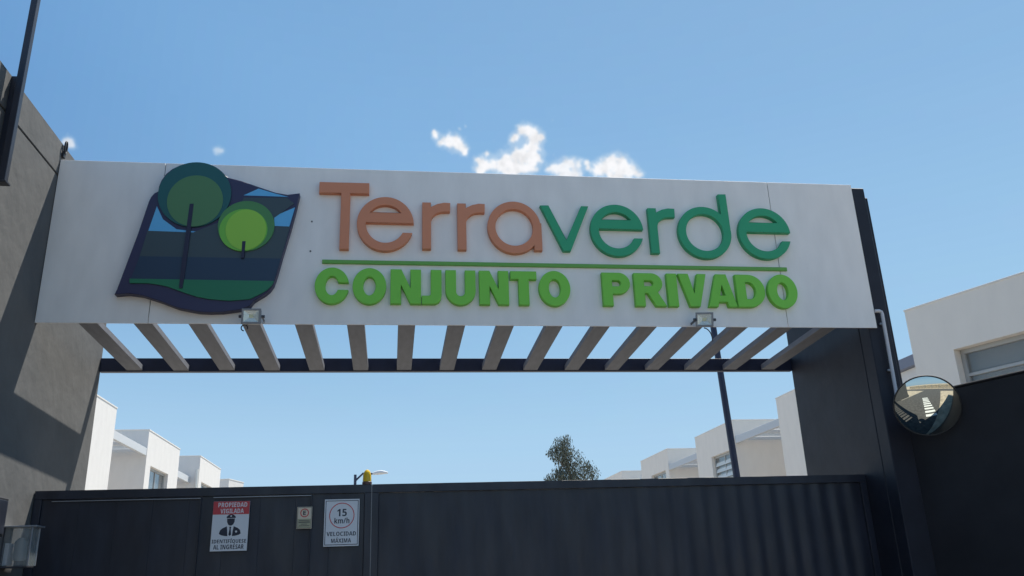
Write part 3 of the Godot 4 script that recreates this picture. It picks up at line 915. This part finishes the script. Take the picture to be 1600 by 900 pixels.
func build_pergola() -> void:
	var t := thing("pergola", "open pergola of flat grey slats between the sign and a navy beam", "pergola", Vector3(0.77, 3.7, -7.85))
	wbox("rear_beam", Vector3(-2.916, 3.692, -8.70), Vector3(4.448, 3.832, -8.640), M.beam, t, 0.0012)
	var rng := RandomNumberGenerator.new()
	rng.seed = 12
	for i in 16:
		var x := -2.656 + 0.449 * i
		var s := wbox("slat", Vector3(x, 3.702, -8.638), Vector3(x + 0.153, 3.757, -7.016), M.slat, t, 0.003)
		s.position.y += 0.0375 + rng.randf_range(-0.002, 0.002)
		s.rotation.x = -0.0463                   # a slight fall towards the rear beam
		s.rotation.y = rng.randf_range(-0.003, 0.003)

func build_gate() -> void:
	var t := thing("sliding_gate", "wide navy sheet metal gate closing the entrance, two leaves", "gate", Vector3(0.77, 0.0, -7.53))
	var y1 := 2.412
	for leaf in [[-2.912, -0.1712], [-0.1688, 4.446]]:
		var a: float = leaf[0]
		var b: float = leaf[1]
		var left := a < -1.0
		var l := wbox("leaf", Vector3(a, y1 - 0.07, -7.57), Vector3(b, y1, -7.515), M.navy, t, 0.001)
		wbox("bottom_rail", Vector3(a, 0.04, -7.57), Vector3(b, 0.16, -7.515), M.navy, l, 0.003)
		wbox("stile", Vector3(a, 0.161, -7.57), Vector3(a + 0.06, y1 - 0.071, -7.515), M.navy, l, 0.003)
		wbox("stile", Vector3(b - 0.06, 0.161, -7.57), Vector3(b, y1 - 0.071, -7.515), M.navy, l, 0.003)
		wbox("back_sheet", Vector3(a + 0.06, 0.161, -7.566), Vector3(b - 0.06, y1 - 0.071, -7.5605), M.navy, l, 0.0)
		var n := int(round((b - a - 0.124) / (0.30 if left else 0.165)))
		var w := (b - a - 0.124) / n
		for i in n:
			var x := a + 0.062 + i * w
			(wrib(l, x, w, 0.162, y1 - 0.072) if not left else wbox("sheet", Vector3(x + 0.0002, 0.162, -7.56), Vector3(x + w - 0.0002, y1 - 0.072, -7.534), M.navy, l, 0.0009))
	for d in [[-2.772, -1.590, 2.327], [-1.491, -0.678, 2.331]]:   # light edging of the two framed fields on the left leaf
		wbox("edging", Vector3(d[0], d[2] - 0.006, -7.532), Vector3(d[1] - 0.004, d[2], -7.508), M.bare_steel, t, 0.001)
		wbox("edging", Vector3(d[1] - 0.004, 1.1, -7.532), Vector3(d[1], d[2], -7.508), M.lamp_dark, t, 0.001)
	wbox("edging", Vector3(-0.174, 0.05, -7.5145), Vector3(-0.167, y1 - 0.01, -7.510), M.lamp_grey, t, 0.001)
	# flat stickers and plates fixed to the gate
	var v := gate_sign("security_sign", "white sign with red heading and guard figure on the gate", Vector3(-1.336, 2.092, -7.504), 0.296, 0.402, 0.0, M.sign_white)
	v.rotation.z = -0.004
	part("heading", box_mesh(Vector3(0.294, 0.106, 0.002), 0.0), M.sign_red, v, Vector3(0.0, 0.147, 0.0042))
	lettering("lettering", "PROPIEDAD", 0.235, 0.037, Vector3(0.01, 0.172, 0.006), M.sign_white, v)
	lettering("lettering", "VIGILADA", 0.190, 0.037, Vector3(0.008, 0.121, 0.006), M.sign_white, v)
	lettering("lettering", "IDENTIFÍQUESE", 0.276, 0.044, Vector3(0.0, -0.122, 0.0036), M.sign_ink, v)
	lettering("lettering", "AL INGRESAR", 0.245, 0.036, Vector3(0.0, -0.168, 0.0036), M.sign_ink, v)
	var st := tool()                           # the guard: cap, face, shoulders with collar and tie
	slab_into(st, pv([-0.031, 0.064, 0.038, 0.064, 0.042, 0.072, 0.034, 0.082, 0.020, 0.092, 0.004, 0.096, -0.013, 0.092, -0.026, 0.082, -0.034, 0.072]), [oval(0.003, 0.080, 0.007, 0.007, 12)], 0.003, 0.0045)
	slab_into(st, pv([-0.028, 0.060, 0.034, 0.060, 0.033, 0.034, 0.024, 0.012, 0.010, 0.003, -0.004, 0.003, -0.018, 0.012, -0.027, 0.034]), [], 0.003, 0.0045)
	slab_into(st, pv([-0.026, -0.003, -0.060, -0.018, -0.078, -0.034, -0.086, -0.062, -0.070, -0.073, -0.040, -0.080, -0.016, -0.082, -0.020, -0.040]), [], 0.003, 0.0045)
	slab_into(st, pv([0.030, -0.003, 0.064, -0.018, 0.082, -0.034, 0.090, -0.062, 0.074, -0.073, 0.044, -0.080, 0.020, -0.082, 0.024, -0.040]), [oval(0.052, -0.046, 0.009, 0.009, 12)], 0.003, 0.0045)
	slab_into(st, pv([-0.006, -0.006, 0.010, -0.006, 0.007, -0.022, 0.013, -0.070, 0.002, -0.081, -0.009, -0.070, -0.003, -0.022]), [], 0.003, 0.0045)
	part("guard_figure", st.commit(), M.sign_ink, v)
	var s := gate_sign("speed_sign", "white speed limit sign with a 15 in a red ring on the gate", Vector3(-0.419, 2.096, -7.504), 0.294, 0.388, 0.0, M.sign_white)
	part("border", slab(rect(-0.138, -0.183, 0.138, 0.183), [rect(-0.133, -0.178, 0.133, 0.178)], 0.003, 0.0045), M.sign_ink, s)
	part("red_ring", ring_mesh(0.0, 0.058, 0.099, 0.106, 0.003, 0.0045), M.sign_red, s)
	lettering("lettering", "15", 0.082, 0.060, Vector3(0.0, 0.082, 0.0036), M.sign_ink, s)
	lettering("lettering", "km/h", 0.126, 0.046, Vector3(0.002, 0.016, 0.0036), M.sign_ink, s)
	lettering("lettering", "VELOCIDAD", 0.245, 0.034, Vector3(0.0, -0.092, 0.0036), M.sign_ink, s)
	lettering("lettering", "MÁXIMA", 0.166, 0.042, Vector3(0.0, -0.143, 0.0036), M.sign_ink, s)
	var e := gate_sign("parking_sign", "small cream no-parking sign with an E in a red ring on the gate", Vector3(-0.731, 2.143, -7.504), 0.124, 0.180, 0.0, M.sign_cream)
	part("border", slab(rect(-0.058, -0.086, 0.058, 0.086), [rect(-0.0555, -0.0835, 0.0555, 0.0835)], 0.003, 0.0045), M.sign_ink, e)
	part("red_ring", ring_mesh(0.0, 0.040, 0.028, 0.036, 0.003, 0.0045), M.sign_red, e)
	lettering("lettering", "E", 0.024, 0.036, Vector3(0.0, 0.040, 0.0036), M.sign_ink, e)
	part("text_field", box_mesh(Vector3(0.108, 0.074, 0.002), 0.0), M.sign_olive, e, Vector3(0, -0.046, 0.0035))
	for q in [[-0.022, 0.090, 0.004], [-0.036, 0.094, 0.007], [-0.052, 0.05, 0.004], [-0.066, 0.088, 0.004]]:
		part("print_line", box_mesh(Vector3(q[1], q[2], 0.001), 0.0), M.sign_ink, e, Vector3(0, q[0], 0.005))

# one rolled sheet of the gate: a shallow rounded rib between flat margins
func wrib(l: Node3D, x: float, w: float, y0: float, y1: float) -> MeshInstance3D:
	var key := "rib %.4f %.4f" % [w, y1 - y0]
	if not box_cache.has(key):
		var st := tool()
		var h := (y1 - y0) * 0.5
		var p: Array = []
		var n := 14
		for i in n + 1:
			var g := float(i) / n
			p.append([w * (g - 0.5), 0.0055 * pow(sin(PI * g), 2.0), 0.0055 * PI / w * sin(TAU * g)])
		for i in n:
			var a: Array = p[i]
			var b: Array = p[i + 1]
			var na := Vector3(-a[2], 0, 1).normalized()
			var nb := Vector3(-b[2], 0, 1).normalized()
			for q in [[a, -h, na], [a, h, na], [b, h, nb], [a, -h, na], [b, h, nb], [b, -h, nb]]:
				st.set_normal(q[2])
				st.add_vertex(Vector3(q[0][0], q[1], q[0][1]))
		box_cache[key] = st.commit()
	return part("sheet", box_cache[key], M.navy, l, Vector3(x + w * 0.5, (y0 + y1) * 0.5, -7.545) - origin_of(l))

func build_houses() -> void:
	var xl := -6.93
	var xr := 10.46
	house("white row house block nearest the grey wall on the left of the street", xl, 1.0, -17.2, -22.15, 6.0, 7.0, [], [3.06, 5.46])
	house("white row house block, second on the left, a window beside its corner", xl, 1.0, -25.2, -28.95, 5.97, 7.0, [0.50, 2.55, 3.7, 5.03], [1.79, 5.3])
	house("white row house block, third on the left, narrow with a drainpipe", xl + 0.28, 1.0, -30.75, -34.46, 6.0, 7.0, [0.45, 2.4, 3.8, 5.18], [])
	house("low white house at the far end of the left row", -6.715, 1.0, -37.678, -39.178, 6.0, 3.4, [], [], -0.25)
	var p := thing("drainpipe", "white drainpipe down the corner of the third left house", "drainpipe", Vector3(xl + 0.22, 0, -30.69))
	part("pipe", tube([Vector3(0, 0.1, 0), Vector3(0, 5.55, 0)], [0.045], 10), M.paint, p)
	house("white row house block beside the dark pillar on the right of the street", xr, -1.0, -17.3, -21.5, 6.0, 7.0, [], [3.11, 5.48])
	house("white row house block with a louvred window, second on the right", xr, -1.0, -24.62, -28.05, 5.98, 7.0, [1.35, 3.05, 3.7, 5.14, 1], [3.1, 5.48])
	house("white row house block, third on the right, just above the gate", xr, -1.0, -31.16, -34.77, 6.06, 7.0, [1.35, 3.2, 3.8, 5.32], [3.1, 5.4])
	house("white row house block at the far end of the right row", xr, -1.0, -37.85, -41.5, 6.04, 7.0, [], [])
	# porch between the nearest house and the first block on the right
	var k := thing("porch", "grey flat porch roof glimpsed between the pillar and the nearest house", "porch", Vector3(xr, 0, -15.3))
	lbox("porch_roof", Vector3(0.0, 5.40, -1.98), Vector3(2.6, 5.62, 1.6), M.porch_band, k, 0.006)
	lbox("porch_wall", Vector3(0.12, 0, -1.98), Vector3(0.3, 5.39, 1.6), M.house_white, k, 0.0)
	# nearest house on the right, turned with the slanting wall
	var yaw := atan2(0.36, 0.933)
	var h := thing("near_house", "big pale house with a wide deep-set window above the black wall", "house", Vector3(9.355, 0, -13.566), "", yaw)
	var f := part("facade", slab(rect(0, 0, 9.0, 6.0), [rect(0.78, 3.9, 4.6, 5.08)], -0.32, 0.0), M.house_near, h)
	f.rotation.y = -PI / 2
	lbox("side_wall", Vector3(0.32, 0, 0.0), Vector3(8.0, 6.0, 0.2), M.house_near, h, 0.0)
	lbox("side_wall", Vector3(0.32, 0, 8.8), Vector3(8.0, 6.0, 9.0), M.house_near, h, 0.0)
	lbox("back_wall", Vector3(7.8, 0, 0.2), Vector3(8.0, 6.0, 8.8), M.house_near, h, 0.0)
	lbox("roof", Vector3(0.32, 5.6, 0.2), Vector3(7.8, 5.8, 8.8), M.concrete, h, 0.0)
	lbox("coping", Vector3(-0.012, 6.0, -0.012), Vector3(0.34, 6.03, 9.0), M.coping, h, 0.004)
	lbox("coping", Vector3(0.34, 6.0, -0.012), Vector3(8.0, 6.03, 0.22), M.coping, h, 0.004)
	var w := part("window", slab(rect(0.78, 3.9, 4.6, 5.08), [rect(0.86, 3.98, 4.52, 4.60), rect(0.86, 4.66, 4.52, 5.0)], -0.25, -0.17, 0.006), M.window_frame, h)
	w.rotation.y = -PI / 2
	part("pane", box_mesh(Vector3(3.66, 0.62, 0.008), 0.0), M.pane, w, Vector3(2.69, 4.29, -0.21))
	part("pane", box_mesh(Vector3(3.66, 0.34, 0.008), 0.0), M.pane, w, Vector3(2.69, 4.83, -0.21))
	part("blind", box_mesh(Vector3(3.9, 1.3, 0.01), 0.0), M.blind, w, Vector3(2.69, 4.48, -0.42))

func build_small_things() -> void:
	# steel post bolted to the wall, with its wall channel
	var p := thing("steel_post", "tall thin dark steel post bolted to the grey wall, running out of view", "post", Vector3(-2.82, 4.44, -5.90))
	wbox("post", Vector3(-2.848, 4.44, -5.925), Vector3(-2.800, 9.5, -5.872), M.navy, p, 0.003)
	wbox("wall_channel", Vector3(-2.918, 4.46, -5.985), Vector3(-2.852, 5.36, -5.945), M.navy, p, 0.003)
	for y in [4.6, 5.2]:
		wbox("bracket", Vector3(-2.875, y, -5.944), Vector3(-2.845, y + 0.05, -5.915), M.navy, p, 0.002)
	wbox("foot_plate", Vector3(-2.86, 4.425, -5.94), Vector3(-2.785, 4.44, -5.86), M.navy, p, 0.002)
	# small black iron loop near the wall top, where the sign begins
	var k := thing("wall_hook", "small black iron loop fixed near the top of the grey wall", "hook", Vector3(-2.918, 5.31, -7.03))
	var loop: Array = []
	for i in 21:
		var a := TAU * i / 20.0
		loop.append(Vector3(0.022, 0.025 + 0.058 * sin(a), 0.022 * cos(a)))
	part("loop", tube(loop, [0.009], 8, false), M.black_rubber, k)
	lbox("plate", Vector3(0.0, -0.075, -0.022), Vector3(0.022, -0.03, 0.022), M.black_rubber, k, 0.003)
	lbox("stem", Vector3(0.0, -0.03, -0.008), Vector3(0.022, -0.012, 0.008), M.black_rubber, k, 0.002)
	# dark flush box on the wall
	var i := thing("intercom_box", "flat dark metal box on the grey wall near its lower edge", "intercom", Vector3(-2.918, 2.0, -6.8))
	wbox("case", Vector3(-2.918, 2.02, -6.96), Vector3(-2.875, 2.30, -6.60), M.navy_dark, i, 0.006)
	wbox("lid", Vector3(-2.874, 2.04, -6.94), Vector3(-2.868, 2.28, -6.62), M.navy, i, 0.002)
	wall_lantern()
	floodlight("grey floodlight fixed on the sign's lower edge just beside the tree emblem", Vector3(-1.172, 3.726, -6.86), 0.0, 0.10, 0.0, -1.0)
	floodlight("grey tilted floodlight below the second line of green letters, over a drooping cable", Vector3(2.768, 3.728, -6.86), -0.42, 0.12, -0.10, 1.0)
	# amber beacon on the gate top
	var b := thing("warning_beacon", "yellow dome beacon on a dark base, standing on top of the gate", "beacon", Vector3(-0.214, 2.412, -7.545))
	part("base", lathe([Vector2(0.0, 0.0), Vector2(0.042, 0.0), Vector2(0.042, 0.022), Vector2(0.036, 0.027)], 24), M.beacon_base, b)
	part("dome", lathe([Vector2(0.036, 0.027), Vector2(0.036, 0.05), Vector2(0.033, 0.085), Vector2(0.029, 0.105), Vector2(0.020, 0.121), Vector2(0.009, 0.128), Vector2(0.0, 0.130)], 24), M.yellow, b)
	for q in 8:
		var a := TAU * q / 8.0
		part("dome_rib", tube([Vector3(0.036 * cos(a), 0.03, 0.036 * sin(a)), Vector3(0.033 * cos(a), 0.09, 0.033 * sin(a))], [0.0022], 6), M.yellow, b)
	lamp_post("navy lamp post standing behind the pergola on its right", Vector3(4.745, 0.0, -11.0), Vector3(4.53, 5.6, -11.0), 0.054, 0.042, Vector3(-0.9, 0.12, 0), 0.5)
	lamp_post("distant street lamp whose pale head shows beside the yellow beacon", Vector3(-1.17, 0.0, -28.0), Vector3(-1.175, 4.94, -28.0), 0.05, 0.045, Vector3(0.55, 0.02, 0), 0.5)
	convex_mirror()
	eucalyptus()
